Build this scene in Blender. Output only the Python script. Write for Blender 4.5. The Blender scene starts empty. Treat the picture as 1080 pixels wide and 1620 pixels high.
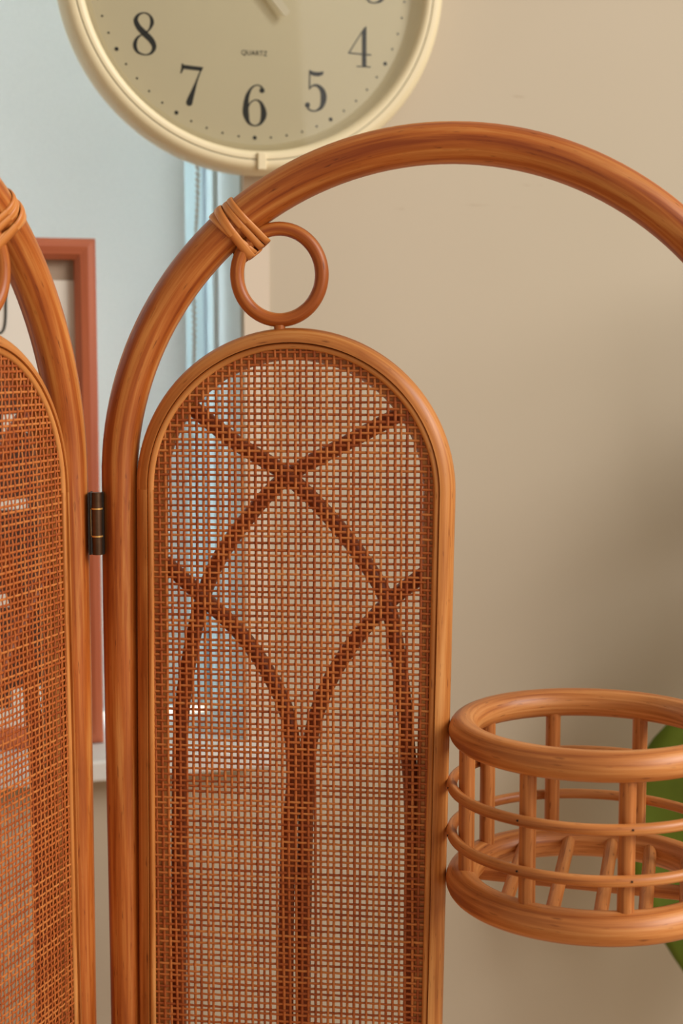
import bpy, bmesh, math, random
import numpy as np
from mathutils import Vector, Matrix

R = math.radians
random.seed(7)
rng = np.random.default_rng(11)
scene = bpy.context.scene
COL = scene.collection

# ------------------------------------------------------------------ camera
F_PX = 2450.0
cam_d = bpy.data.cameras.new('camera')
cam_d.sensor_fit = 'VERTICAL'
cam_d.sensor_height = 36.0
cam_d.lens = F_PX / 1620.0 * 36.0
cam_d.clip_start = 0.05
cam_d.dof.use_dof = True
cam_d.dof.focus_distance = 1.2
cam_d.dof.aperture_fstop = 4.5
cam = bpy.data.objects.new('camera', cam_d)
cam.location = (0, 0, 1.45)
cam.rotation_euler = (R(90) - math.atan(270 / F_PX), 0, 0)
COL.objects.link(cam)
scene.camera = cam

# ------------------------------------------------------------------ world, lights, exposure
scene.view_settings.view_transform = 'Standard'
scene.view_settings.look = 'None'
scene.view_settings.gamma = 1.0
scene.view_settings.use_curve_mapping = False
scene.view_settings.exposure = 0.0

world = bpy.data.worlds.new('world')
scene.world = world
world.use_nodes = True
bg = world.node_tree.nodes['Background']
bg.inputs['Color'].default_value = (1.0, 0.88, 0.70, 1)
bg.inputs['Strength'].default_value = 0.37


def area_light(name, loc, target, sx, sy, watts, col):
    d = bpy.data.lights.new(name, 'AREA')
    d.shape = 'RECTANGLE'
    d.size = sx
    d.size_y = sy
    d.energy = watts
    d.color = col
    o = bpy.data.objects.new(name, d)
    o.location = loc
    o.rotation_euler = (Vector(target) - Vector(loc)).to_track_quat('-Z', 'Y').to_euler()
    COL.objects.link(o)
    return o


# the room's main window, in the side of the room to the right of the screen
area_light('side_window_light', (6.3, -1.2, 5.3), (0.0, 1.45, 1.3), 4.2, 3.6, 600, (1.0, 0.95, 0.88))
# a second, weaker window behind the camera on the right
area_light('rear_window_light', (2.02, -0.70, 1.98), (0.0, 1.35, 1.5), 1.0, 1.6, 15, (1.0, 0.96, 0.90))
# daylight outside the window that the blind covers
area_light('outdoor_daylight', (-0.95, 2.25, 1.75), (-0.5, 1.5, 1.35), 1.5, 1.6, 84, (0.86, 0.94, 1.0))

# ------------------------------------------------------------------ material helpers


def srgb(r, g, b):
    def c(v):
        v /= 255.0
        return v / 12.92 if v <= 0.04045 else ((v + 0.055) / 1.055) ** 2.4
    return (c(r), c(g), c(b), 1.0)


def new_mat(name):
    m = bpy.data.materials.new(name)
    m.use_nodes = True
    nt = m.node_tree
    return m, nt, nt.nodes['Principled BSDF']


def node(nt, kind, **kw):
    n = nt.nodes.new(kind)
    for k, v in kw.items():
        setattr(n, k, v)
    return n


def noise(nt, vec, scale, detail=3.0, rough=0.55, dist=0.0):
    n = node(nt, 'ShaderNodeTexNoise')
    n.inputs['Scale'].default_value = scale
    n.inputs['Detail'].default_value = detail
    n.inputs['Roughness'].default_value = rough
    n.inputs['Distortion'].default_value = dist
    nt.links.new(vec, n.inputs['Vector'])
    return n


def ramp(nt, fac, stops):
    r = node(nt, 'ShaderNodeValToRGB')
    el = r.color_ramp.elements
    while len(el) < len(stops):
        el.new(0.5)
    for e, (p, c) in zip(el, stops):
        e.position = p
        e.color = c
    nt.links.new(fac, r.inputs['Fac'])
    return r


def mapping(nt, vec, scale, loc=(0, 0, 0)):
    m = node(nt, 'ShaderNodeMapping')
    m.inputs['Scale'].default_value = scale
    m.inputs['Location'].default_value = loc
    nt.links.new(vec, m.inputs['Vector'])
    return m


def mix(nt, fac, a, b, mode='MIX'):
    m = node(nt, 'ShaderNodeMix', data_type='RGBA', blend_type=mode)
    for sock, v in ((m.inputs[0], fac), (m.inputs[6], a), (m.inputs[7], b)):
        if hasattr(v, 'is_linked'):
            nt.links.new(v, sock)
        else:
            sock.default_value = v
    return m.outputs[2]


def rattan(name, dark, mid, light, rough=0.38, coat=0.25, seed=0.0):
    """Varnished rattan pole: streaks run along the pole (UV u, metres), blotches of hue, dark pores."""
    m, nt, p = new_mat(name)
    tc = node(nt, 'ShaderNodeTexCoord')
    uv = tc.outputs['UV']
    m1 = mapping(nt, uv, (5, 150, 1), (seed, seed * 2, 0))
    n1 = noise(nt, m1.outputs[0], 1.0, 5, 0.6, 0.4)
    m2 = mapping(nt, uv, (7, 14, 1), (seed * 3, 0, 0))
    n2 = noise(nt, m2.outputs[0], 1.0, 2, 0.5)
    m3 = mapping(nt, uv, (60, 420, 1), (seed, 5, 0))
    n3 = noise(nt, m3.outputs[0], 1.0, 2, 0.5)
    c1 = ramp(nt, n1.outputs['Fac'], [(0.34, dark), (0.5, mid), (0.66, light)])
    c2 = ramp(nt, n2.outputs['Fac'], [(0.3, (0.74, 0.66, 0.56, 1)), (0.62, (1.08, 1.06, 1.02, 1))])
    c3 = ramp(nt, n3.outputs['Fac'], [(0.24, (0.35, 0.25, 0.2, 1)), (0.36, (1, 1, 1, 1))])
    col = mix(nt, 0.7, c1.outputs[0], c2.outputs[0], 'MULTIPLY')
    col = mix(nt, 0.8, col, c3.outputs[0], 'MULTIPLY')
    nt.links.new(col, p.inputs['Base Color'])
    p.inputs['Roughness'].default_value = rough
    p.inputs['Coat Weight'].default_value = coat
    p.inputs['Coat Roughness'].default_value = 0.3
    p.inputs['Specular IOR Level'].default_value = 0.4
    b = node(nt, 'ShaderNodeBump')
    b.inputs['Strength'].default_value = 0.16
    b.inputs['Distance'].default_value = 0.001
    nt.links.new(n1.outputs['Fac'], b.inputs['Height'])
    nt.links.new(b.outputs[0], p.inputs['Normal'])
    return m


def cane_material(name):
    """Thin cane strands: every strand has its own tone (point attribute), plus fibre noise."""
    m, nt, p = new_mat(name)
    at = node(nt, 'ShaderNodeAttribute', attribute_name='tone')
    tc = node(nt, 'ShaderNodeTexCoord')
    mp = mapping(nt, tc.outputs['Object'], (1, 1, 1))
    n1 = noise(nt, mp.outputs[0], 120, 3, 0.6)
    add = node(nt, 'ShaderNodeMath', operation='MULTIPLY_ADD')
    nt.links.new(n1.outputs['Fac'], add.inputs[0])
    add.inputs[1].default_value = 0.5
    nt.links.new(at.outputs['Fac'], add.inputs[2])
    c = ramp(nt, add.outputs[0], [(0.2, srgb(140, 64, 26)), (0.48, srgb(174, 92, 40)),
                                  (0.72, srgb(196, 122, 62)), (1.0, srgb(218, 156, 94))])
    nt.links.new(c.outputs[0], p.inputs['Base Color'])
    p.inputs['Roughness'].default_value = 0.5
    p.inputs['Specular IOR Level'].default_value = 0.4
    return m


def plain(name, col, rough=0.5, metal=0.0, nscale=40, namt=0.06, bump=0.0, spec=0.5):
    m, nt, p = new_mat(name)
    tc = node(nt, 'ShaderNodeTexCoord')
    n1 = noise(nt, tc.outputs['Object'], nscale, 3)
    lo = tuple(v * (1 - namt) for v in col[:3]) + (1,)
    hi = tuple(min(1, v * (1 + namt)) for v in col[:3]) + (1,)
    c = ramp(nt, n1.outputs['Fac'], [(0.3, lo), (0.7, hi)])
    nt.links.new(c.outputs[0], p.inputs['Base Color'])
    p.inputs['Roughness'].default_value = rough
    p.inputs['Metallic'].default_value = metal
    p.inputs['Specular IOR Level'].default_value = spec
    if bump:
        b = node(nt, 'ShaderNodeBump')
        b.inputs['Strength'].default_value = bump
        b.inputs['Distance'].default_value = 0.002
        nt.links.new(n1.outputs['Fac'], b.inputs['Height'])
        nt.links.new(b.outputs[0], p.inputs['Normal'])
    return m


M = {}
M['pole'] = rattan('rattan_pole', srgb(138, 62, 16), srgb(176, 96, 36), srgb(204, 136, 70), 0.42, 0.12)
M['honey'] = rattan('rattan_honey', srgb(158, 88, 34), srgb(196, 126, 62), srgb(218, 156, 92), 0.42, 0.12, 3.1)
M['basket'] = rattan('rattan_basket', srgb(150, 82, 36), srgb(192, 121, 62), srgb(216, 152, 92), 0.42, 0.12, 6.7)
M['lash'] = rattan('rattan_lashing', srgb(166, 92, 38), srgb(204, 130, 64), srgb(220, 156, 92), 0.42, 0.12, 9.2)
M['lattice'] = rattan('rattan_lattice', srgb(128, 58, 24), srgb(152, 74, 32), srgb(172, 94, 46), 0.45, 0.1, 4.4)
M['cane'] = cane_material('cane_strands')
M['bronze'] = plain('aged_bronze', srgb(92, 68, 50), 0.42, 0.8, 90, 0.25)
M['bronze_dark'] = plain('dark_bronze_plate', srgb(46, 40, 36), 0.5, 0.6, 90, 0.2)
M['brass'] = plain('brass_edge', srgb(226, 178, 104), 0.35, 0.7, 60, 0.1)
M['case'] = plain('cream_plastic', srgb(226, 212, 176), 0.42, 0, 12, 0.02)
M['dial'] = plain('cream_dial', srgb(224, 213, 182), 0.6, 0, 8, 0.02)
M['hand'] = plain('cream_hand', srgb(232, 222, 196), 0.45, 0, 12, 0.02)
M['ink'] = plain('black_print', srgb(26, 26, 22), 0.6, 0, 60, 0.1)
M['groove'] = plain('bezel_seam', srgb(176, 168, 140), 0.6, 0, 30, 0.05)
M['jamb'] = plain('window_paint', srgb(218, 234, 239), 0.5, 0, 6, 0.02)
M['sill'] = plain('sill_paint', srgb(222, 222, 218), 0.45, 0, 8, 0.02)
M['trim'] = plain('plaster_edge', srgb(212, 198, 180), 0.7, 0, 10, 0.02)
M['bead'] = plain('chain_beads', srgb(206, 198, 184), 0.4, 0, 30, 0.05)
M['floor'] = plain('floor_boards', srgb(204, 168, 126), 0.5, 0, 4, 0.12)
M['mat_board'] = plain('grey_brown_board', srgb(168, 148, 130), 0.8, 0, 60, 0.05)
M['paper'] = plain('white_paper', srgb(228, 222, 212), 0.8, 0, 30, 0.015)
M['print'] = plain('brown_print', srgb(74, 40, 24), 0.8, 0, 25, 0.3)
M['soil'] = plain('potting_soil', srgb(58, 42, 30), 0.95, 0, 120, 0.4, 0.6)
M['pot'] = plain('white_glaze', srgb(214, 206, 194), 0.3, 0, 10, 0.03)
M['stem'] = plain('plant_stem', srgb(92, 84, 40), 0.6, 0, 60, 0.2)


def frame_wood():
    m, nt, p = new_mat('red_brown_frame_wood')
    tc = node(nt, 'ShaderNodeTexCoord')
    mp = mapping(nt, tc.outputs['UV'], (4, 90, 1))
    n1 = noise(nt, mp.outputs[0], 1.0, 4, 0.6, 0.3)
    c = ramp(nt, n1.outputs['Fac'], [(0.3, srgb(160, 80, 50)), (0.7, srgb(190, 106, 70))])
    nt.links.new(c.outputs[0], p.inputs['Base Color'])
    p.inputs['Roughness'].default_value = 0.42
    return m


SCUFFS = [(0.2821, 1.7005, 0.0318, 0.0035, 0.5), (0.2361, 1.5891, 0.0402, 0.003, 0.4), (0.2904, 1.6111, 0.032, 0.004, 0.45), (0.2764, 1.5881, 0.0249, 0.003, 0.35), (0.1516, 1.5838, 0.017, 0.003, 0.25)]


def wall_mat():
    m, nt, p = new_mat('beige_wall_paint')
    tc = node(nt, 'ShaderNodeTexCoord')
    n1 = noise(nt, tc.outputs['Object'], 2.2, 3)
    base = ramp(nt, n1.outputs['Fac'], [(0.3, srgb(189, 177, 157)), (0.7, srgb(193, 181, 162))])
    # a few faint scuffs rubbed into the paint (wall-local x, z, half length, half height)
    nz = noise(nt, mapping(nt, tc.outputs['Object'], (60, 1, 260)).outputs[0], 1.0, 2, 0.5)
    col = base.outputs[0]
    for x, z, hl, hh, amt in SCUFFS:
        mp = mapping(nt, tc.outputs['Object'], (1 / hl, 0, 1 / hh), (-x / hl, 0, -z / hh))
        ln = node(nt, 'ShaderNodeVectorMath', operation='LENGTH')
        nt.links.new(mp.outputs[0], ln.inputs[0])
        ad = node(nt, 'ShaderNodeMath', operation='MULTIPLY_ADD')
        nt.links.new(nz.outputs['Fac'], ad.inputs[0])
        ad.inputs[1].default_value = 1.4
        nt.links.new(ln.outputs['Value'], ad.inputs[2])
        rp = ramp(nt, ad.outputs[0], [(0.75, (amt, amt, amt, 1)), (1.0, (0, 0, 0, 1))])
        rp.inputs['Fac'].default_value = 0
        col = mix(nt, rp.outputs[0], col, srgb(150, 126, 100))
    nt.links.new(col, p.inputs['Base Color'])
    p.inputs['Roughness'].default_value = 0.75
    p.inputs['Specular IOR Level'].default_value = 0.25
    n3 = noise(nt, tc.outputs['Object'], 260, 2)
    b = node(nt, 'ShaderNodeBump')
    b.inputs['Strength'].default_value = 0.08
    b.inputs['Distance'].default_value = 0.001
    nt.links.new(n3.outputs['Fac'], b.inputs['Height'])
    nt.links.new(b.outputs[0], p.inputs['Normal'])
    return m


def blind_mat():
    m, nt, p = new_mat('roller_blind_fabric')
    tc = node(nt, 'ShaderNodeTexCoord')
    n1 = noise(nt, tc.outputs['Object'], 500, 2)
    c = ramp(nt, n1.outputs['Fac'], [(0.3, srgb(208, 211, 208)), (0.7, srgb(216, 218, 215))])
    nt.links.new(c.outputs[0], p.inputs['Base Color'])
    p.inputs['Roughness'].default_value = 0.85
    p.inputs['Specular IOR Level'].default_value = 0.2
    tr = node(nt, 'ShaderNodeBsdfTranslucent')
    tr.inputs['Color'].default_value = srgb(226, 227, 225)
    mx = node(nt, 'ShaderNodeMixShader')
    mx.inputs[0].default_value = 0.38
    nt.links.new(p.outputs[0], mx.inputs[1])
    nt.links.new(tr.outputs[0], mx.inputs[2])
    nt.links.new(mx.outputs[0], nt.nodes['Material Output'].inputs['Surface'])
    return m


def glass_mat():
    m = bpy.data.materials.new('clear_glass')
    m.use_nodes = True
    nt = m.node_tree
    nt.nodes.remove(nt.nodes['Principled BSDF'])
    t = node(nt, 'ShaderNodeBsdfTransparent')
    t.inputs['Color'].default_value = (0.97, 0.98, 0.97, 1)
    g = node(nt, 'ShaderNodeBsdfGlossy')
    g.inputs['Roughness'].default_value = 0.03
    fr = node(nt, 'ShaderNodeFresnel')
    fr.inputs['IOR'].default_value = 1.3
    mx = node(nt, 'ShaderNodeMixShader')
    nt.links.new(fr.outputs[0], mx.inputs[0])
    nt.links.new(t.outputs[0], mx.inputs[1])
    nt.links.new(g.outputs[0], mx.inputs[2])
    nt.links.new(mx.outputs[0], nt.nodes['Material Output'].inputs['Surface'])
    return m


def leaf_mat():
    m, nt, p = new_mat('plant_leaf')
    tc = node(nt, 'ShaderNodeTexCoord')
    n1 = noise(nt, tc.outputs['Object'], 14, 3)
    c = ramp(nt, n1.outputs['Fac'], [(0.3, srgb(80, 104, 14)), (0.7, srgb(104, 130, 26))])
    nt.links.new(c.outputs[0], p.inputs['Base Color'])
    p.inputs['Roughness'].default_value = 0.5
    return m


M['frame_wood'] = frame_wood()
M['wall'] = wall_mat()
M['blind'] = blind_mat()
M['glass'] = glass_mat()
M['leaf'] = leaf_mat()

# ------------------------------------------------------------------ geometry helpers


def mesh_obj(name, verts, faces, mat, parent=None, uv=None, smooth=True, flip=False):
    me = bpy.data.meshes.new(name)
    if flip:
        faces = [tuple(reversed(f)) for f in faces]
        if uv is not None:
            uv = [list(reversed(u)) for u in uv]
    me.from_pydata([tuple(map(float, v)) for v in verts], [], faces)
    if uv is not None:
        l = me.uv_layers.new(name='UVMap')
        flat = [c for fuv in uv for pt in fuv for c in pt]
        l.data.foreach_set('uv', flat)
    me.materials.append(mat)
    if smooth:
        me.polygons.foreach_set('use_smooth', [True] * len(me.polygons))
    me.update()
    o = bpy.data.objects.new(name, me)
    COL.objects.link(o)
    if parent is not None:
        o.parent = parent
    return o


def empty(name, loc, rz=0.0):
    o = bpy.data.objects.new(name, None)
    o.empty_display_size = 0.05
    o.location = loc
    o.rotation_euler = (0, 0, rz)
    COL.objects.link(o)
    return o


def tag(o, label, cat=None, group=None, kind=None):
    if label:
        o['label'] = label
    if cat:
        o['category'] = cat
    if group:
        o['group'] = group
    if kind:
        o['kind'] = kind
    return o


class Geo:
    """Collects verts/faces/uvs; build() links them as one mesh object."""

    def __init__(self):
        self.v, self.f, self.uv = [], [], []

    def strip(self, rings, us, vs, closed_path=False, closed_ring=True):
        """rings: list of equal-length point lists along a path."""
        b = len(self.v)
        n = len(rings[0])
        for r in rings:
            self.v.extend([tuple(p) for p in r])
        N = len(rings)
        for i in range(N if closed_path else N - 1):
            j = (i + 1) % N
            u0, u1 = us[i], us[i + 1]
            for k in range(n if closed_ring else n - 1):
                l = (k + 1) % n
                self.f.append((b + i * n + k, b + j * n + k, b + j * n + l, b + i * n + l))
                self.uv.append([(u0, vs[k]), (u1, vs[k]), (u1, vs[k + 1]), (u0, vs[k + 1])])

    def cap(self, ring, rev=False):
        b = len(self.v)
        self.v.extend([tuple(p) for p in ring])
        idx = tuple(range(b, b + len(ring)))
        self.f.append(tuple(reversed(idx)) if rev else idx)
        self.uv.append([(0.0, 0.0)] * len(ring))

    def tube(self, pts, rad, n=20, closed=False, plane_n=None, caps=True):
        P = np.asarray(pts, float)
        N = len(P)
        rad = np.full(N, rad) if np.isscalar(rad) else np.asarray(rad, float)
        if closed:
            T = np.roll(P, -1, 0) - np.roll(P, 1, 0)
        else:
            T = np.gradient(P, axis=0)
        T /= np.linalg.norm(T, axis=1)[:, None]
        if plane_n is not None:
            A = np.tile(np.asarray(plane_n, float), (N, 1))
        else:
            A = np.zeros_like(P)
            ref = np.array([0, 0, 1.0]) if abs(T[0, 2]) < 0.9 else np.array([1.0, 0, 0])
            a = ref - T[0] * (ref @ T[0])
            for i in range(N):
                a = a - T[i] * (a @ T[i])
                a /= np.linalg.norm(a)
                A[i] = a
        B = np.cross(T, A)
        an = np.linspace(0, 2 * math.pi, n, endpoint=False)
        rings = [P[i] + rad[i] * (np.cos(an)[:, None] * A[i] + np.sin(an)[:, None] * B[i]) for i in range(N)]
        d = np.linalg.norm(np.diff(np.vstack([P, P[:1]]), axis=0), axis=1)
        us = np.concatenate([[0], np.cumsum(d)])
        vs = np.linspace(0, 2 * math.pi * float(rad.mean()), n + 1)
        self.strip(rings, us, vs, closed, True)
        if caps and not closed:
            self.cap(rings[0], True)
            self.cap(rings[-1], False)
        return self

    def box(self, c, s):
        cx, cy, cz = c
        hx, hy, hz = s[0] / 2, s[1] / 2, s[2] / 2
        b = len(self.v)
        for dz in (-1, 1):
            for dy in (-1, 1):
                for dx in (-1, 1):
                    self.v.append((cx + dx * hx, cy + dy * hy, cz + dz * hz))
        for f in ((0, 2, 3, 1), (4, 5, 7, 6), (0, 1, 5, 4), (2, 6, 7, 3), (0, 4, 6, 2), (1, 3, 7, 5)):
            self.f.append(tuple(b + i for i in f))
            ps = [self.v[b + i] for i in f]
            q = [(p[2] if s[2] >= max(s[0], s[1]) else p[0], p[1] + (p[0] if s[2] >= max(s[0], s[1]) else p[2])) for p in ps]
            self.uv.append(q)
        return self

    def build(self, name, mat, parent=None, smooth=True, mirror=1):
        v = [(p[0] * mirror, p[1], p[2]) for p in self.v] if mirror < 0 else self.v
        return mesh_obj(name, v, self.f, mat, parent, self.uv, smooth, flip=(mirror < 0))


def bevel(o, w, seg=2):
    m = o.modifiers.new('bevel', 'BEVEL')
    m.width = w
    m.segments = seg
    m.limit_method = 'ANGLE'
    m.angle_limit = R(40)
    return o


def catmull(pts, per=10, closed=False):
    P = np.asarray(pts, float)
    n = len(P)
    out = []
    rngi = range(n) if closed else range(n - 1)
    for i in rngi:
        if closed:
            p0, p1, p2, p3 = P[(i - 1) % n], P[i], P[(i + 1) % n], P[(i + 2) % n]
        else:
            p1, p2 = P[i], P[i + 1]
            p0 = P[i - 1] if i > 0 else 2 * p1 - p2
            p3 = P[i + 2] if i + 2 < n else 2 * p2 - p1
        for k in range(per):
            t = k / per
            out.append(0.5 * (2 * p1 + (p2 - p0) * t + (2 * p0 - 5 * p1 + 4 * p2 - p3) * t * t
                              + (3 * p1 - p0 - 3 * p2 + p3) * t ** 3))
    if not closed:
        out.append(P[-1])
    return np.array(out)


# ================================================================== THE SETTING
# wall-local frame: x along the wall to the right, y into the wall, z up
WALL = Vector((-0.084, 1.55, 0.0))
WROT = R(17)


def on_wall(o):
    o.location = WALL
    o.rotation_euler = (0, 0, WROT)
    return o


JX = -0.0132          # right jamb of the window opening
WX0 = -1.05           # left jamb
SZ, HZ = 1.045, 2.12  # sill top and window head
g = Geo()
T = 0.26
for x0, x1, z0, z1 in ((JX, 2.2, 0, 2.6), (-2.2, WX0, 0, 2.6), (WX0, JX, 0, SZ - 0.021), (WX0, JX, HZ, 2.6)):
    g.box(((x0 + x1) / 2, T / 2, (z0 + z1) / 2), (x1 - x0, T, z1 - z0))
w = on_wall(g.build('wall_back', M['wall'], smooth=False))
tag(w, 'beige painted wall behind the rattan screen', kind='structure')

g = Geo().box((0, 0.4, -0.02), (6, 5, 0.04))
tag(g.build('floor', M['floor'], smooth=False), 'brown floor below the screen', kind='structure')

# pale plaster edge that runs up the wall beside the window
g = Geo().box((JX + 0.0128, -0.001, (SZ + HZ) / 2 + 0.02), (0.0256, 0.002, HZ - SZ + 0.1))
tag(on_wall(g.build('trim_1', M['trim'], smooth=False)), 'narrow pale strip along the window edge', kind='structure')

# sill board
g = Geo().box(((WX0 + JX) / 2 + 0.003, 0.05, SZ - 0.0105), (JX - WX0 + 0.026, 0.17, 0.021))
o = on_wall(g.build('trim_2', M['sill'], smooth=False))
bevel(o, 0.003)
tag(o, 'white painted window sill board', kind='structure')

# window: lining (jambs), sash frame, pane
win = on_wall(Geo().box((JX - 0.0006, 0.134, (SZ + HZ) / 2), (0.0012, 0.25, HZ - SZ)).build('window_1', M['jamb'], smooth=False))
tag(win, 'white window beside the beige wall, covered by a pale blind', kind='structure')
for nm, c, s in (('jamb_lining', (WX0 + 0.003, 0.13, (SZ + HZ) / 2), (0.006, 0.258, HZ - SZ)),
                 ('head_lining', ((WX0 + JX) / 2, 0.13, HZ - 0.003), (JX - WX0, 0.258, 0.006)),
                 ('window_bead', (JX - 0.0035, 0.118, (SZ + HZ) / 2), (0.0045, 0.008, HZ - SZ)),
                 ('window_frame', (JX - 0.026, 0.19, (SZ + HZ) / 2), (0.04, 0.05, HZ - SZ)),
                 ('window_frame', (WX0 + 0.026, 0.19, (SZ + HZ) / 2), (0.04, 0.05, HZ - SZ)),
                 ('window_frame', ((WX0 + JX) / 2, 0.19, SZ + 0.008), (JX - WX0 - 0.09, 0.05, 0.016)),
                 ('window_frame', ((WX0 + JX) / 2, 0.19, HZ - 0.026), (JX - WX0 - 0.09, 0.05, 0.04))):
    g = Geo().box(c, s).build(nm, M['jamb'], win, smooth=False)
Geo().box(((WX0 + JX) / 2, 0.195, (SZ + HZ) / 2), (JX - WX0 - 0.09, 0.004, HZ - SZ - 0.06)).build('window_pane', M['glass'], win, smooth=False)

# ================================================================== ROLLER BLIND
bl = on_wall(empty('roller_blind', (0, 0, 0)))
tag(bl, 'pale blue white roller blind with a bead chain hanging in the window', 'blind')
BR = -0.046
Geo().box(((WX0 + 0.03 + BR) / 2, 0.128, (1.068 + 2.06) / 2), (BR - WX0 - 0.03, 0.0012, 2.06 - 1.068)).build('blind_fabric', M['blind'], bl, smooth=False)
g = Geo().box(((WX0 + 0.03 + BR) / 2, 0.128, 1.065), (BR - WX0 - 0.03, 0.008, 0.012)).build('bottom_bar', M['jamb'], bl, smooth=False)
g = Geo().tube([(WX0 + 0.02, 0.128, 2.075), (JX - 0.008, 0.128, 2.075)], 0.022, 20)
g.build('roller_tube', M['jamb'], bl)
g = Geo()
ico = bmesh.new()
bmesh.ops.create_icosphere(ico, subdivisions=1, radius=0.0022)
iv = [v.co.copy() for v in ico.verts]
iff = [tuple(v.index for v in f.verts) for f in ico.faces]
ico.free()
for side in (0, 1):
    z = 2.05
    while z > 1.30:
        x = -0.0225 - 0.024 * (2.05 - z) / 0.75 + 0.0012 * math.sin(z * 40 + side)
        b = len(g.v)
        c = Vector((x + side * 0.0012, 0.108 + side * 0.009, z + side * 0.003))
        g.v.extend([tuple(c + v) for v in iv])
        g.f.extend([tuple(b + i for i in f) for f in iff])
        g.uv.extend([[(0, 0)] * 3 for _ in iff])
        z -= 0.0062
tag(g.build('bead_chain', M['bead'], bl), 'fine beaded pull chain', kind='stuff')

# ================================================================== PICTURE FRAME ON THE SILL
pf = on_wall(empty('picture_frame', (0, 0, 0)))
pf.location = Matrix.Rotation(WROT, 4, 'Z') @ Vector((-0.154, 0.04, SZ)) + WALL
tag(pf, 'red brown wooden picture frame with white paper standing on the window sill', 'picture frame')
PW, PH, RW, RD = 0.40, 0.505, 0.0205, 0.022


def rail(p0, p1, q1, q0):
    """mitred rail from outer edge p0-p1 to inner edge q0-q1 (x, z), gently crowned front"""
    gg = Geo()
    prof = [(0, RD / 2), (0, -RD * 0.3), (0.12, -RD * 0.46), (0.4, -RD * 0.5), (0.75, -RD * 0.44), (1, -RD * 0.22), (1, RD / 2)]
    ra, rb = [], []
    for t, y in prof:
        ra.append((p0[0] + (q0[0] - p0[0]) * t, y, p0[1] + (q0[1] - p0[1]) * t))
        rb.append((p1[0] + (q1[0] - p1[0]) * t, y, p1[1] + (q1[1] - p1[1]) * t))
    L = math.dist(p0, p1)
    gg.strip([ra, rb], [0, L], np.linspace(0, 0.05, len(prof) + 1), False, True)
    gg.cap(ra, True)
    gg.cap(rb, False)
    o = gg.build('frame_rail', M['frame_wood'], pf, smooth=False)
    return o


rail((0, 0), (0, PH), (-RW, PH - RW), (-RW, RW))
rail((0, PH), (-PW, PH), (-PW + RW, PH - RW), (-RW, PH - RW))
rail((-PW, PH), (-PW, 0), (-PW + RW, RW), (-PW + RW, PH - RW))
rail((-PW, 0), (0, 0), (-RW, RW), (-PW + RW, RW))
Geo().box((-PW / 2, 0.007, PH / 2), (PW - 2 * RW + 0.006, 0.004, PH - 2 * RW + 0.006)).build('backing_board', M['mat_board'], pf, smooth=False)
Geo().box((-PW / 2, 0.0042, (RW + PH - RW - 0.02) / 2), (PW - 2 * RW, 0.0012, PH - 2 * RW - 0.02)).build('paper_sheet', M['paper'], pf, smooth=False)
Geo().box((-PW / 2, 0.0034, 0.205), (PW - 2 * RW - 0.012, 0.0006, 0.33)).build('printed_picture', M['print'], pf, smooth=False)
for x, z, sx_, sz_ in ((-0.075, 0.325, 0.035, 0.018), (-0.10, 0.15, 0.045, 0.014), (-0.06, 0.045, 0.06, 0.03), (-0.085, 0.245, 0.03, 0.01)):
    Geo().box((x, 0.0029, z), (sx_, 0.0005, sz_)).build('pale_print_patch', M['paper'], pf, smooth=False)
hook = catmull([(-0.10, 0, 0.415), (-0.0925, 0, 0.413), (-0.088, 0, 0.42), (-0.0865, 0, 0.44), (-0.0862, 0, 0.47)], 8)
hook = hook + np.array([0, 0.003, 0])
Geo().tube(hook, 0.0011, 8).build('ink_line', M['ink'], pf)

# ================================================================== WALL CLOCK
ck = on_wall(empty('wall_clock', (0, 0, 0)))
ck.location = Matrix.Rotation(WROT, 4, 'Z') @ Vector((-0.0065, 0, 1.7985)) + WALL
tag(ck, 'round cream wall clock with black serif numerals above the rattan screen', 'clock')


def lathe(prof, n=160, name='x', mat=None, parent=None, smooth=True):
    """profile of (radius, front offset) turned about the clock axis (local y); front is -y"""
    gg = Geo()
    an = np.linspace(0, 2 * math.pi, n, endpoint=False)
    rings = [[(r * math.sin(a), -w, r * math.cos(a)) for (r, w) in prof] for a in an]
    gg.strip(rings, np.linspace(0, 1, n + 1), np.linspace(0, 1, len(prof) + 1), True, False)
    return gg.build(name, mat, parent, smooth)


DW = 0.022
case_prof = [(0.0, 0.001), (0.170, 0.001), (0.184, 0.004), (0.1885, 0.012), (0.1895, 0.024), (0.188, 0.034), (0.1845, 0.0405), (0.180, 0.0425),
             (0.1765, 0.0420)]
lathe(case_prof, 160, 'clock_case', M['case'], ck)
lathe([(0.1766, 0.0420), (0.1760, 0.0405), (0.1754, 0.0420)], 160, 'bezel_seam', M['groove'], ck)
lathe([(0.1754, 0.0420), (0.1725, 0.0425), (0.1695, 0.0410), (0.1675, 0.037), (0.165, 0.029), (0.162, 0.0245), (0.159, DW - 0.0005)],
      160, 'bezel_ring', M['case'], ck)
lathe([(0.0001, DW), (0.08, DW), (0.1595, DW)], 160, 'dial', M['dial'], ck)
lathe([(0.0001, 0.0385), (0.08, 0.0383), (0.1675, 0.036)], 160, 'glass_cover', M['glass'], ck)


# numerals: strokes of varying width in a unit box (height 1)
def disc(gg, c, r, y, n=20):
    gg.cap([(c[0] + r * math.cos(a), y, c[1] + r * math.sin(a)) for a in np.linspace(0, 2 * math.pi, n, endpoint=False)])


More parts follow.
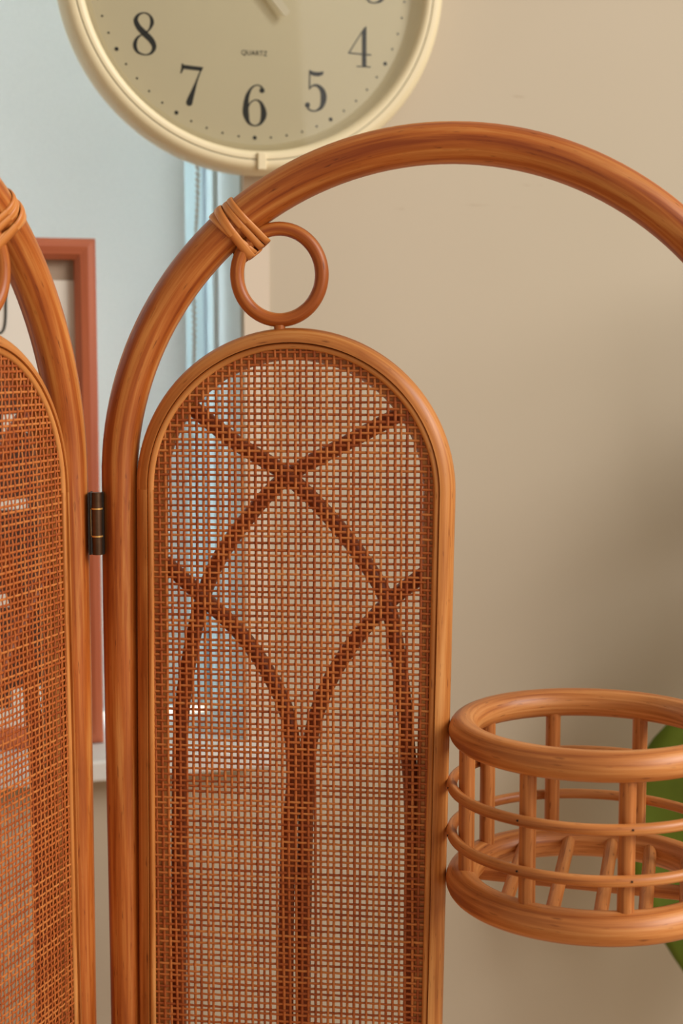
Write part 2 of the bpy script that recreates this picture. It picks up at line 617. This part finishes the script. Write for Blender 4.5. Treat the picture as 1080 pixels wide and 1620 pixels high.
def ribbon(pts, closed=False, per=10, smooth=True):
    P = catmull(pts, per, closed) if smooth else np.asarray(pts, float)
    xy, wd = P[:, :2], np.maximum(P[:, 2], 0.02)
    if closed:
        Tn = np.roll(xy, -1, 0) - np.roll(xy, 1, 0)
    else:
        Tn = np.gradient(xy, axis=0)
    Tn /= np.linalg.norm(Tn, axis=1)[:, None] + 1e-9
    Nn = np.stack([-Tn[:, 1], Tn[:, 0]], 1)
    return xy + Nn * wd[:, None] / 2, xy - Nn * wd[:, None] / 2


D = {}
D['8'] = ([([(.29, .985, .03), (.15, .93, .06), (.085, .80, .105), (.15, .65, .13), (.29, .51, .145), (.44, .37, .14), (.515, .215, .11), (.45, .07, .06),
             (.30, .015, .03), (.12, .07, .06), (.055, .22, .095), (.11, .39, .06), (.25, .495, .03), (.40, .60, .04), (.475, .78, .09), (.42, .93, .05)], True)], [], [])
D['7'] = ([([(.535, .92, .03), (.46, .74, .035), (.39, .56, .05), (.31, .34, .10), (.25, .18, .135), (.22, .085, .15)], False)],
          [[(.06, .965), (.57, .93), (.53, .84), (.06, .87)], [(.045, 1.0), (.075, .995), (.09, .90), (.075, .83), (.03, .76), (.0, .765), (.03, .86)]],
          [(.218, .078, .075)])
D['6'] = ([([(.50, .88, .06), (.44, .965, .035), (.33, .985, .03), (.20, .90, .05), (.10, .70, .10), (.065, .45, .14), (.07, .27, .145), (.14, .08, .07), (.29, .018, .03),
             (.44, .09, .07), (.515, .30, .145), (.46, .54, .08), (.33, .635, .03), (.19, .57, .03), (.12, .45, .03)], False)], [], [(.475, .865, .062)])
D['5'] = ([([(.12, .54, .03), (.20, .62, .04), (.33, .63, .07), (.455, .52, .125), (.49, .33, .15), (.43, .12, .09), (.27, .018, .035), (.13, .04, .04), (.06, .12, .05)], False),
           ([(.135, .99, .03), (.13, .75, .03), (.125, .53, .03)], False)],
          [[(.12, 1.0), (.22, .965), (.36, .955), (.49, .985), (.47, .90), (.36, .855), (.25, .86), (.14, .89)]], [(.075, .155, .062)])
D['4'] = ([([(.445, .97, .025), (.22, .635, .025), (.02, .325, .03)], False), ([(.0, .325, .03), (.3, .315, .03), (.60, .305, .035)], False),
           ([(.22, .013, .026), (.42, .013, .026), (.59, .013, .026)], False)],
          [[(.475, 1.0), (.475, .0), (.365, .0), (.365, .86)]], [])
D['3'] = ([([(.06, .84, .05), (.12, .95, .035), (.27, .985, .03), (.41, .92, .08), (.445, .76, .13), (.38, .59, .07), (.24, .52, .03)], False),
           ([(.24, .52, .03), (.40, .47, .06), (.49, .27, .15), (.42, .09, .08), (.26, .018, .03), (.12, .04, .04), (.05, .13, .05)], False)], [],
          [(.085, .83, .06), (.075, .155, .062)])
D['1'] = ([([(.05, .86, .03), (.16, .90, .04), (.22, .98, .04)], False), ([(.06, .013, .026), (.24, .013, .026), (.42, .013, .026)], False)],
          [[(.18, .99), (.30, 1.0), (.30, 0), (.18, 0)]], [])
D['2'] = ([([(.08, .74, .06), (.10, .88, .05), (.25, .985, .03), (.42, .90, .09), (.46, .74, .14), (.38, .52, .09), (.20, .25, .04), (.05, .04, .04)], False)],
          [[(.03, .13), (.15, .14), (.36, .10), (.48, .17), (.52, .28), (.49, .02), (.40, -.01), (.03, .0)]], [(.10, .76, .062)])
D['9'] = ([[(.58 - a, 1 - b, c) for a, b, c in D['6'][0][0][0]]] and [([(.58 - a, 1 - b, c) for a, b, c in D['6'][0][0][0]], False)], [], [(.105, .135, .062)])
D['0'] = ([([(.29, .985, .03), (.13, .85, .08), (.075, .5, .15), (.13, .15, .08), (.29, .015, .03), (.45, .15, .08), (.505, .5, .15), (.45, .85, .08)], True)], [], [])
WID = {'1': .46, '4': .60, '7': .57}


def numeral(txt, cx, cz, h):
    gg = Geo()
    y = -(DW + 0.0004)
    tot = sum(WID.get(c, .57) for c in txt) - .03 * (len(txt) - 1)
    x0 = -tot / 2
    for c in txt:
        strokes, polys, dots = D[c]

        def tr(p):
            return (cx + (x0 + p[0]) * h, y, cz + (p[1] - 0.5) * h)
        for pts, closed in strokes:
            a, b = ribbon(pts, closed)
            rings = [[tr(p), tr(q)] for p, q in zip(a, b)]
            gg.strip(rings, np.linspace(0, 1, len(rings) + 1), [0, 1, 2], closed, False)
        for pl in polys:
            gg.cap([tr(p) for p in pl])
        for dx, dz, r in dots:
            q = tr((dx, dz))
            disc(gg, (q[0], q[2]), r * h, y - 0.0001)
        x0 += WID.get(c, .57) - .03
    # give the print a hair of thickness so that it is not one-sided
    return gg.build('numeral', M['ink'], ck, smooth=False)


DOT_R = 0.1530
for hnum in range(1, 13):
    a = hnum / 12 * 2 * math.pi
    rr = 0.1225
    numeral(str(hnum), rr * math.sin(a), rr * math.cos(a), 0.0395)
for i in range(60):
    a = i / 60 * 2 * math.pi
    if i % 5 == 0:
        gg = Geo()
        disc(gg, (DOT_R * math.sin(a), DOT_R * math.cos(a)), 0.0019, -(DW + 0.0004))
        gg.build('hour_dot', M['ink'], ck, smooth=False)
gg = Geo()
for i in range(60):
    if i % 5:
        a = i / 60 * 2 * math.pi
        disc(gg, (DOT_R * math.sin(a), DOT_R * math.cos(a)), 0.00105, -(DW + 0.0004), 12)
tag(gg.build('minute_dots', M['ink'], ck, smooth=False), None, kind='stuff')

cu = bpy.data.curves.new('quartz_lettering', 'FONT')
cu.body = 'QUARTZ'
cu.align_x = 'CENTER'
cu.align_y = 'CENTER'
cu.size = 0.0066
cu.space_character = 1.02
to = bpy.data.objects.new('tmp_text', cu)
COL.objects.link(to)
bpy.context.view_layer.update()
me = bpy.data.meshes.new_from_object(to.evaluated_get(bpy.context.evaluated_depsgraph_get()))
bpy.data.objects.remove(to)
xs = [v.co.x for v in me.vertices]
sx = 0.0255 / (max(xs) - min(xs))
for v in me.vertices:
    v.co = Vector((v.co.x * sx, -(DW + 0.0004), v.co.y - 0.0735))
me.materials.clear()
me.materials.append(M['ink'])
qo = bpy.data.objects.new('quartz_lettering', me)
COL.objects.link(qo)
qo.parent = ck


def hand(name, ang, length, tail, w0, w1, wt, y):
    gg = Geo()
    d = np.array([math.sin(ang), math.cos(ang)])
    n = np.array([d[1], -d[0]])
    outline = [(-tail, wt * .35), (-tail + .002, wt * .5), (0, w0 / 2), (length - .004, w1 / 2), (length, w1 * .25)]
    L = [d * a + n * b for a, b in outline]
    Rr = [d * a - n * b for a, b in reversed(outline)]
    loop = L + Rr
    top = [(p[0], -y - 0.0016, p[1]) for p in loop]
    bot = [(p[0], -y, p[1]) for p in loop]
    gg.strip([bot, top], [0, .002, .004], np.linspace(0, .1, len(loop) + 1), False, True)
    gg.cap(top)
    gg.cap(bot, True)
    return gg.build(name, M['hand'], ck, smooth=False)


hand('minute_hand', R(321), 0.125, 0.0485, 0.010, 0.005, 0.0075, 0.0315)
hand('hour_hand', R(298), 0.082, 0.020, 0.011, 0.006, 0.009, 0.0285)
lathe([(0.0001, 0.0355), (0.006, 0.035), (0.0075, 0.033), (0.0075, DW)], 24, 'hand_hub', M['hand'], ck)
o = Geo().box((0.0015, -0.0425, -0.1775), (0.0085, 0.006, 0.0165)).build('bezel_catch', M['case'], ck, smooth=False)
bevel(o, 0.001)

# ================================================================== RATTAN FOLDING SCREEN
root = empty('folding_screen', (-0.195, 1.216, 0.0))
tag(root, 'brown rattan folding screen with arched frames and woven cane panels', 'folding screen')
PANELS = {'right': ((-0.1752, 1.22, 0.0), R(-8), 1), 'left': ((-0.2134, 1.212, 0.0), R(70.5), -1)}


def place(o, which):
    loc, rz, _ = PANELS[which]
    o.parent = root
    o.location = Vector(loc) - root.location
    o.rotation_euler = (0, 0, rz)
    return o


ARC = 0.257            # arch radius
ACX, ACZ = 0.257, 1.341
PZ, PR, PX = 1.3347, 0.1257, 0.1396   # cane panel: spring height, outer radius, centre
PB = 0.26              # bottom end of the cane panel


def pl_left(z):
    return PX - PR - 0.0092 * (PZ - z)


def pl_right(z):
    return PX + PR - 0.0165 * (PZ - z)


def stadium(inset, n_arc=56, n_str=36):
    """closed outline of the cane panel in (x, z), inset from the outer edge, with outward normals"""
    pts, nor = [], []
    r = PR - inset
    for i in range(n_arc + 1):
        a = math.pi - math.pi * i / n_arc
        pts.append((PX + r * math.cos(a), PZ + r * math.sin(a)))
        nor.append((math.cos(a), math.sin(a)))
    for i in range(1, n_str):
        z = PZ + (PB + 0.12 - PZ) * i / n_str
        pts.append((pl_right(z) - inset, z))
        nor.append((1, 0))
    zb = PB + 0.12
    cx = (pl_left(zb) + pl_right(zb)) / 2
    rx = (pl_right(zb) - pl_left(zb)) / 2
    for i in range(n_arc + 1):
        a = -math.pi * i / n_arc
        pts.append((cx + (rx - inset) * math.cos(a), zb + (0.12 - inset) * math.sin(a)))
        nor.append((math.cos(a), math.sin(a)))
    for i in range(n_str - 1, 0, -1):
        z = PZ + (PB + 0.12 - PZ) * i / n_str
        pts.append((pl_left(z) + inset, z))
        nor.append((-1, 0))
    return np.array(pts), np.array(nor)


def sweep_outline(gg, inset, profs, w=0.0):
    """profs: list of open/closed polylines of (outward, front) offsets; front = -y"""
    P, N = stadium(inset)
    d = np.linalg.norm(np.diff(np.vstack([P, P[:1]]), axis=0), axis=1)
    us = np.concatenate([[0], np.cumsum(d)])
    for prof, closed in profs:
        rings = [[(p[0] + n[0] * o, -f + w, p[1] + n[1] * o) for o, f in prof] for p, n in zip(P, N)]
        ln = [0]
        for a, b in zip(prof, prof[1:] + prof[:1]):
            ln.append(ln[-1] + math.dist(a, b))
        gg.strip(rings, us, ln, True, closed)


FR = 0.0125


def inside_range_z(x, inset):
    """z range of the panel outline (inset) at x"""
    r = PR - inset
    dx = x - PX
    if abs(dx) >= r:
        top = None
    else:
        top = PZ + math.sqrt(r * r - dx * dx)
    return top


def build_webbing(which):
    """plain-weave cane: every strand a thin wavy strip, all joined in one mesh"""
    loc, rz, sg = PANELS[which]
    INS = 0.0125
    px, pz = 0.00515, 0.00478
    f0 = 0.0092
    amp = 0.00042
    xs = np.arange(PX - PR + INS + 0.002, PX + PR - INS - 0.001, px)
    zt = PZ + PR - INS
    zs = np.arange(PB + 0.03, zt - 0.002, pz)[::-1]
    xs = xs + rng.normal(0, 0.00033, len(xs))
    zs = zs + rng.normal(0, 0.00030, len(zs))
    nx, nz = len(xs), len(zs)
    # slow wander shared by crossings
    ZZ = np.arange(nz)
    XX = np.arange(nx)
    wx = np.stack([0.00035 * np.sin(ZZ * rng.uniform(.03, .09) + rng.uniform(0, 6.3)) + np.cumsum(rng.normal(0, 0.00003, nz)) * 0.6 for _ in range(nx)])
    wz = np.stack([0.0003 * np.sin(XX * rng.uniform(.06, .16) + rng.uniform(0, 6.3)) for _ in range(nz)])
    verts, faces, tones = [], [], []
    an = np.array([0, 60, 120, 180, 240, 300]) * math.pi / 180

    def strand(C, wdir, half_w, half_t, tone):
        """C: (n,3) centre line, wdir: axis of width (0 = x, 2 = z)"""
        n = len(C)
        if n < 2:
            return
        b = len(verts)
        ring = np.repeat(C[:, None, :], 6, axis=1)
        jit = 1 + rng.normal(0, 0.05)
        ring[:, :, wdir] += np.cos(an)[None, :] * half_w * jit
        ring[:, :, 1] += np.sin(an)[None, :] * half_t
        verts.extend(ring.reshape(-1, 3).tolist())
        tones.extend([tone] * (n * 6))
        for i in range(n - 1):
            o0, o1 = b + i * 6, b + (i + 1) * 6
            for k in range(6):
                l = (k + 1) % 6
                faces.append((o0 + k, o1 + k, o1 + l, o0 + l))

    for i in range(nx):
        x = xs[i]
        top = inside_range_z(x, INS)
        if top is None:
            continue
        pts = []
        for j in range(nz):
            zz = zs[j]
            if zz > top or not (pl_left(zz) + INS < x < pl_right(zz) - INS):
                if pts and zz < top:
                    break
                continue
            s = 1 if (i + j) % 2 else -1
            pts.append((x + wx[i, j], -f0 - s * amp, zz))
        if pts:
            pts.insert(0, (pts[0][0], -f0, min(top, pts[0][2] + pz)))
        strand(np.array(pts).reshape(-1, 3), 0, 0.00108, 0.00050, 0.22 + rng.uniform(-.16, .22))
    for j in range(nz):
        zz = zs[j]
        pts = []
        for i in range(nx):
            x = xs[i]
            top = inside_range_z(x, INS)
            if top is None or zz > top or not (pl_left(zz) + INS < x < pl_right(zz) - INS):
                continue
            s = -1 if (i + j) % 2 else 1
            pts.append((x, -f0 - s * amp, zz + wz[j, i]))
        if len(pts) > 1:
            pts.insert(0, (pts[0][0] - px * .9, -f0, pts[0][2]))
            pts.append((pts[-1][0] + px * .9, -f0, pts[-1][2]))
        strand(np.array(pts).reshape(-1, 3), 2, 0.00100, 0.00050, 0.20 + rng.uniform(-.16, .24))
    V = np.array(verts)
    if sg < 0:
        V[:, 0] *= -1
        Fc = [tuple(reversed(f)) for f in faces]
    else:
        Fc = faces
    me = bpy.data.meshes.new('cane_webbing')
    F4 = np.array(Fc, dtype=np.int32)
    me.vertices.add(len(V))
    me.vertices.foreach_set('co', V.ravel())
    me.loops.add(F4.size)
    me.loops.foreach_set('vertex_index', F4.ravel())
    me.polygons.add(len(F4))
    me.polygons.foreach_set('loop_start', np.arange(0, F4.size, 4, dtype=np.int32))
    me.polygons.foreach_set('use_smooth', np.ones(len(F4), dtype=bool))
    me.update(calc_edges=True)
    at = me.attributes.new('tone', 'FLOAT', 'POINT')
    at.data.foreach_set('value', np.array(tones, dtype=np.float32))
    me.materials.append(M['cane'])
    o = bpy.data.objects.new('cane_webbing', me)
    COL.objects.link(o)
    return o


LATTICE = {
    'A': [(0.0562, 1.4007), (0.0939, 1.3713), (0.1315, 1.3479), (0.1664, 1.3152), (0.1938, 1.2809), (0.2122, 1.2489), (0.2224, 1.1989), (0.2291, 1.1333), (0.2329, 1.072), (0.2335, 0.905), (0.231, 0.60), (0.229, 0.33)],
    'B': [(0.2216, 1.3944), (0.1764, 1.3696), (0.1325, 1.3445), (0.1011, 1.3117), (0.0779, 1.2786), (0.0638, 1.2454), (0.0519, 1.194), (0.0451, 1.1421), (0.0426, 1.0636), (0.0406, 0.8926), (0.0385, 0.60), (0.037, 0.33)],
    'C': [(0.0353, 1.2762), (0.0649, 1.2495), (0.0979, 1.2182), (0.1216, 1.1832), (0.1348, 1.1504), (0.1385, 1.1042), (0.1333, 1.0416), (0.1312, 0.8984), (0.131, 0.60), (0.131, 0.27)],
    'D': [(0.2428, 1.2714), (0.2137, 1.2474), (0.1864, 1.2156), (0.1637, 1.1769), (0.151, 1.1356), (0.1475, 1.089), (0.1455, 1.0159), (0.1442, 0.8992), (0.144, 0.60), (0.144, 0.27)],
}
LDEPTH = {'A': 0.001, 'B': 0.009, 'C': 0.001, 'D': 0.009}


def build_panel(which):
    sg = PANELS[which][2]
    side = 'right hand' if which == 'right' else 'left hand'
    # ---- big bent pole
    pts, rad = [], []
    for z in np.linspace(0, ACZ, 40, endpoint=False):
        k = (ACZ - z) / ACZ
        pts.append((-0.0022 * min(1, k * 3) + 0.0006 * math.sin(z * 9), 0, z))
        rad.append(0.0142 - 0.0017 * min(1, k * 3))
    for a in np.linspace(math.pi, 0, 80):
        pts.append((ACX + ARC * math.cos(a), 0, ACZ + ARC * math.sin(a)))
        rad.append(0.0142 + 0.0016 * math.sin(a))
    for z in np.linspace(ACZ, 0, 40)[1:]:
        pts.append((2 * ACX, 0, z))
        rad.append(0.0142 - 0.0012 * (ACZ - z) / ACZ)
    g = Geo().tube(pts, rad, 28, plane_n=(0, 1, 0))
    pole = place(g.build('arch_pole', M['pole'], mirror=sg), which)
    tag(pole, 'thick bent rattan arch of the %s panel' % side)
    # rail near the floor
    g = Geo().tube([(0, 0, 0.235), (2 * ACX, 0, 0.235)], 0.011, 18)
    g.build('bottom_rail', M['pole'], pole, mirror=sg)

    # ---- cane panel frame (rabbeted tube)
    th0 = math.acos(0.0015 / FR)
    th1 = 2 * math.pi + math.pi - math.asin(0.0078 / FR)
    arc = [(FR * math.cos(t), FR * math.sin(t)) for t in np.linspace(th0, th1 - 2 * math.pi + 0, 2)]
    th_end = math.pi - math.asin(0.0078 / FR) - 2 * math.pi
    arc = [(FR * math.cos(t), FR * math.sin(t)) for t in np.linspace(th0, th_end, 26)]
    floor_l = [arc[-1], (0.0015, 0.0078)]
    wall_l = [(0.0015, 0.0078), arc[0]]
    g = Geo()
    sweep_outline(g, FR, [(arc, False), (floor_l, False), (wall_l, False)])
    fr = place(g.build('cane_frame', M['honey'], mirror=sg), which)
    tag(fr, 'arched rattan frame around the woven cane of the %s panel' % side)
    # reed that pins the cane
    reed = [(-0.0012 + 0.0025 * math.cos(a), 0.0094 + 0.0023 * math.sin(a)) for a in np.linspace(0, -2 * math.pi, 14, endpoint=False)]
    g = Geo()
    sweep_outline(g, FR, [(reed, True)])
    g.build('reed_trim', M['honey'], fr, mirror=sg)
    # webbing
    wb = build_webbing(which)
    wb.parent = fr
    tag(wb, 'open woven cane webbing', kind='stuff')
    # lattice of bent canes behind the webbing
    for k, p2 in LATTICE.items():
        c = catmull([(a, LDEPTH[k], b) for a, b in p2], 10)
        g = Geo().tube(c, 0.0062, 14, plane_n=(0, 1, 0))
        g.build('lattice_cane', M['lattice'], fr, mirror=sg)

    # ---- ring between arch and cane frame
    rc = np.array([0.1288, 1.5010])
    an = np.linspace(0, 2 * math.pi, 72, endpoint=False) + R(135)
    tilt = R(14)
    rp = [(rc[0] + 0.0333 * math.cos(a) * math.cos(tilt), 0.0333 * math.cos(a) * math.sin(tilt) * 0.5, rc[1] + 0.0347 * math.sin(a)) for a in an]
    g = Geo().tube(rp, 0.0054, 16, closed=True)
    ring = place(g.build('rattan_ring', M['pole'], mirror=sg), which)
    # small peg under the ring
    g = Geo().tube([(rc[0], 0, 1.4625), (rc[0], 0, 1.4575)], 0.0045, 10)
    g.build('peg', M['pole'], ring, mirror=sg)

    # ---- lashing strips that tie the ring to the arch
    ang = R(129.3)
    er = np.array([math.cos(ang), 0, math.sin(ang)])      # outward from the arch centre
    et = np.array([math.sin(ang), 0, -math.cos(ang)])     # along the arch, to the right and up
    c0 = np.array([ACX, 0, ACZ]) + er * ARC
    r1, r2, dd = 0.0158, 0.0060, 0.0208
    beta = math.asin((r1 - r2) / dd)
    loop = []
    for a in np.linspace(-(math.pi / 2 + beta) + 2 * beta, math.pi / 2 + beta - 2 * beta, 2):
        pass
    # hull of two circles in the (er, y) plane; large circle at 0, small one at -dd along er
    a0 = math.pi / 2 + beta
    for a in np.linspace(-a0, a0, 30):
        loop.append((r1 * math.cos(a), r1 * math.sin(a), math.cos(a), math.sin(a)))
    for a in np.linspace(a0, 2 * math.pi - a0, 16):
        loop.append((-dd + r2 * math.cos(a), r2 * math.sin(a), math.cos(a), math.sin(a)))
    prof = [(-0.0036, 0.0), (-0.0034, 0.0008), (-0.0022, 0.0013), (0.0, 0.0015), (0.0022, 0.0013), (0.0034, 0.0008), (0.0036, 0.0)]
    for base, front_skew, wk, lift in ((-0.0092, 0.0056, 0.85, 0.0), (-0.0026, -0.0030, 1.0, 0.0010), (0.0040, 0.0005, 0.80, 0.0), (0.0086, 0.0020, 0.75, 0.0002)):
        rings = []
        for (u, y, nu, ny) in loop:
            # front side is y < 0; position along the arch drifts from outer edge to ring
            t = (u + dd) / (dd + r1)
            drift = base + front_skew * (1 - t) * (1 if y < 0 else -1)
            pc = c0 + er * u + np.array([0, y, 0])
            nn = er * nu + np.array([0, ny, 0])
            rings.append([tuple(pc + nn * (h + lift) + et * (drift + wv * wk)) for wv, h in prof])
        g = Geo()
        N = len(rings)
        g.strip(rings, np.linspace(0, 0.12, N + 1), np.linspace(0, 0.008, len(prof) + 1), True, False)
        g.f = [tuple(reversed(q)) for q in g.f]
        g.uv = [list(reversed(q)) for q in g.uv]
        g.build('lashing_strip', M['lash'], ring, mirror=sg)
    return pole, fr


build_panel('right')
build_panel('left')

# ---- hinge between the two legs
hx, hy = -0.1915 + 0.195, 1.2055 - 1.216
hz0, hz1 = 1.2835, 1.3325
h = Geo().tube([(hx, hy, 1.2985), (hx, hy, 1.3195)], 0.0040, 18)
hinge = h.build('hinge', M['bronze'], root)
tag(hinge, 'small dark bronze hinge joining the two panels')
for z0, z1 in ((hz0, 1.2978), (1.3202, hz1)):
    Geo().tube([(hx, hy, z0), (hx, hy, z1)], 0.0040, 18).build('knuckle', M['bronze'], hinge)
for z in (1.29815, 1.31985):
    Geo().tube([(hx, hy, z - 0.0006), (hx, hy, z + 0.0006)], 0.0046, 18).build('brass_ring', M['brass'], hinge)
Geo().box((hx - 0.0047, hy - 0.0012, 1.309), (0.0008, 0.0012, 0.0215)).build('brass_edge', M['brass'], hinge, smooth=False)
Geo().box((hx - 0.0054, hy + 0.004, 1.308), (0.0016, 0.012, hz1 - hz0)).build('leaf_plate', M['bronze_dark'], hinge, smooth=False)
Geo().box((hx + 0.0042, hy + 0.006, 1.308), (0.0016, 0.012, hz1 - hz0)).build('leaf_plate', M['bronze_dark'], hinge, smooth=False)

# ---- pot basket held between the cane frame and the right leg (panel-local coordinates)
BX, BRAD = 0.372, 0.099
ZT, ZB = 1.151, 1.032


def circle(r, z, n=96):
    return [(BX + r * math.cos(a), r * math.sin(a), z) for a in np.linspace(0, 2 * math.pi, n, endpoint=False)]


bk = place(Geo().tube(circle(BRAD, ZT), 0.0115, 24, closed=True, plane_n=(0, 0, 1)).build('pot_basket', M['basket']), 'right')
tag(bk, 'open round rattan pot basket on the side of the right hand panel')
Geo().tube(circle(BRAD, ZB), 0.0128, 24, closed=True, plane_n=(0, 0, 1)).build('bottom_ring', M['basket'], bk)
for z in (1.1075, 1.0700):
    Geo().tube(circle(BRAD + 0.0085, z), 0.0042, 14, closed=True, plane_n=(0, 0, 1)).build('hoop', M['basket'], bk)
UP = [192, 241, 284, 328, 22, 65, 108, 148]
for a in UP:
    a = R(a)
    x, y = BX + (BRAD - 0.002) * math.cos(a), (BRAD - 0.002) * math.sin(a)
    Geo().tube([(x, y, z) for z in np.linspace(ZB + 0.006, ZT - 0.004, 6)], 0.0062, 16).build('upright', M['basket'], bk)
    # dark nail heads where the hoops are pinned
    for z in (1.1075, 1.0700):
        rr = BRAD + 0.0085 + 0.0040
        p0 = (BX + (rr - 0.001) * math.cos(a), (rr - 0.001) * math.sin(a), z + 0.001)
        p1 = (BX + (rr + 0.0005) * math.cos(a), (rr + 0.0005) * math.sin(a), z + 0.001)
        Geo().tube([p0, p1], 0.0008, 8).build('nail', M['bronze_dark'], bk)
for x0 in (-0.058, -0.0225, 0.0127, 0.0446, 0.074):
    # each slat leans a little; ends sit in the bottom ring
    k = 0.08
    aq, bq, cq = 1 + k * k, 2 * x0 * k, x0 * x0 - (BRAD - 0.004) ** 2
    sq = math.sqrt(bq * bq - 4 * aq * cq)
    y0, y1 = (-bq - sq) / (2 * aq), (-bq + sq) / (2 * aq)
    Geo().tube([(BX + x0 + k * yy, yy, ZB + 0.002) for yy in np.linspace(y0, y1, 6)], 0.0054, 14).build('base_slat', M['basket'], bk)
Geo().tube([(BX + xx, 0.018 - 0.159 * xx, ZB - 0.0085) for xx in np.linspace(-0.094, 0.090, 6)], 0.0058, 14).build('cross_bar', M['basket'], bk)

# ================================================================== POTTED PLANT
PL = (0.64, 1.47, 0.0)
pt = empty('potted_plant', PL)
tag(pt, 'leafy green plant at the right edge behind the rattan basket', 'plant')


def lathe_z(prof, n=48):
    gg = Geo()
    an = np.linspace(0, 2 * math.pi, n, endpoint=False)
    rings = [[(r * math.cos(a), r * math.sin(a), z) for r, z in prof] for a in an]
    gg.strip(rings, np.linspace(0, 1, n + 1), np.linspace(0, 1, len(prof) + 1), True, False)
    return gg


lathe_z([(0.0001, 0.0), (0.10, 0.0), (0.108, 0.01), (0.14, 0.26), (0.146, 0.27), (0.146, 0.285), (0.134, 0.285), (0.13, 0.25)]).build('pot', M['pot'], pt)
lathe_z([(0.0001, 0.255), (0.07, 0.257), (0.131, 0.252)]).build('soil', M['soil'], pt)
stem_pts = catmull([(0, 0, 0.25), (0.01, 0.005, 0.6), (-0.015, 0.0, 0.95), (0.0, -0.01, 1.2), (0.02, -0.005, 1.45), (0.03, -0.01, 1.62)], 8)
Geo().tube(stem_pts, np.linspace(0.011, 0.006, len(stem_pts)), 12).build('stem', M['stem'], pt)


def leaf(base, mid, tip, width, facing, droop=0.02):
    """one broad leaf: a curved blade on a midrib from base through mid to tip; facing ~ blade normal"""
    c = catmull([base, mid, tip], 9)
    n = len(c)
    fa = np.array(facing, float)
    T = np.gradient(c, axis=0)
    T /= np.linalg.norm(T, axis=1)[:, None]
    gg = Geo()
    rings = []
    cols = 9
    for i in range(n):
        t = i / (n - 1)
        hw = width / 2 * (math.sin(math.pi * min(1, t * 0.94 + 0.06) ** 0.85)) ** 0.75 + 0.0008
        sd = np.cross(T[i], fa)
        sd /= np.linalg.norm(sd)
        nn = np.cross(sd, T[i])
        row = []
        for k in range(cols):
            s = -1 + 2 * k / (cols - 1)
            row.append(c[i] + sd * hw * s + nn * (droop * (abs(s) ** 1.5) * hw / (width / 2) - 0.004 * math.sin(t * 14 + k) * abs(s)))
        rings.append(row)
    gg.strip(rings, np.linspace(0, 1, n + 1), np.linspace(0, 1, cols + 1), False, False)
    o = gg.build('leaf', M['leaf'], pt)
    sm = o.modifiers.new('thick', 'SOLIDIFY')
    sm.thickness = 0.0012
    # petiole and midrib
    rib = [np.array(base) * 0.0 + p for p in c[:-1]]
    Geo().tube(rib, np.linspace(0.0022, 0.0006, len(rib)), 8).build('midrib', M['stem'], o)
    return o


def petiole(z, base):
    k = np.argmin(abs(stem_pts[:, 2] - z))
    s = stem_pts[k]
    b = np.array(base)
    m = (s + b) / 2 + np.array([0, 0, 0.02])
    Geo().tube(catmull([s, m, b], 6), 0.0028, 8).build('petiole', M['stem'], pt)


# the blade seen behind the basket, then the rest of the crown further right
LEAVES = [((-0.232, 0.01, 1.10), (-0.276, 0.04, 0.97), (-0.268, 0.05, 0.785), 0.155, (-0.25, -0.95, 0.1), 1.0),
          ((-0.02, -0.06, 1.28), (-0.05, -0.09, 1.33), (-0.075, -0.12, 1.25), 0.11, (-0.2, -0.5, 0.85), 1.22),
          ((0.04, -0.06, 1.36), (0.05, -0.12, 1.46), (0.03, -0.20, 1.43), 0.12, (0.0, -0.6, 0.8), 1.33),
          ((0.03, 0.05, 1.35), (0.06, 0.09, 1.42), (0.10, 0.14, 1.38), 0.11, (-0.3, 0.3, 0.9), 1.34),
          ((0.09, 0.0, 1.24), (0.18, 0.01, 1.27), (0.26, 0.0, 1.18), 0.13, (0.3, 0.0, 0.95), 1.2),
          ((0.03, -0.08, 1.12), (0.05, -0.16, 1.12), (0.06, -0.23, 1.02), 0.13, (0.1, -0.6, 0.8), 1.08),
          ((0.08, 0.06, 1.02), (0.16, 0.09, 1.02), (0.23, 0.10, 0.92), 0.13, (0.4, 0.3, 0.85), 0.98),
          ((-0.05, -0.04, 1.12), (-0.09, -0.08, 1.16), (-0.11, -0.12, 1.08), 0.10, (-0.3, -0.6, 0.7), 1.06),
          ((-0.06, -0.05, 0.88), (-0.10, -0.08, 0.86), (-0.12, -0.10, 0.72), 0.13, (-0.4, -0.8, 0.4), 0.86),
          ((0.07, -0.05, 0.82), (0.14, -0.10, 0.82), (0.19, -0.14, 0.72), 0.12, (0.4, -0.6, 0.7), 0.8),
          ((0.0, 0.07, 0.72), (-0.01, 0.12, 0.70), (-0.02, 0.15, 0.58), 0.11, (0.0, 0.8, 0.6), 0.7)]
for i in range(17):  # extra unseen leaves, added to block the side light and shade the wall
    a = R(-150 + i * 137.5)
    zz = 0.90 + 0.044 * i
    ca, sa = math.cos(a), math.sin(a)
    if ca < -0.2:
        ca = 0.25
    sa = max(-0.4, min(0.55, sa))
    rr = 0.10 + 0.03 * (i % 3)
    LEAVES.append(((0.05 * ca + 0.03, 0.05 * sa, zz), ((0.05 + rr) * ca + 0.04, (0.05 + rr) * sa - 0.01, zz + 0.05),
                   ((0.12 + rr * 1.6) * ca + 0.05, (0.12 + rr * 1.6) * sa - 0.02, zz - 0.06), 0.14, (0.4 * ca, 0.4 * sa, 0.85), zz - 0.03))
for b, m_, t, wd, fc, zs_ in LEAVES:
    petiole(zs_, b)
    leaf(b, m_, t, wd, fc)
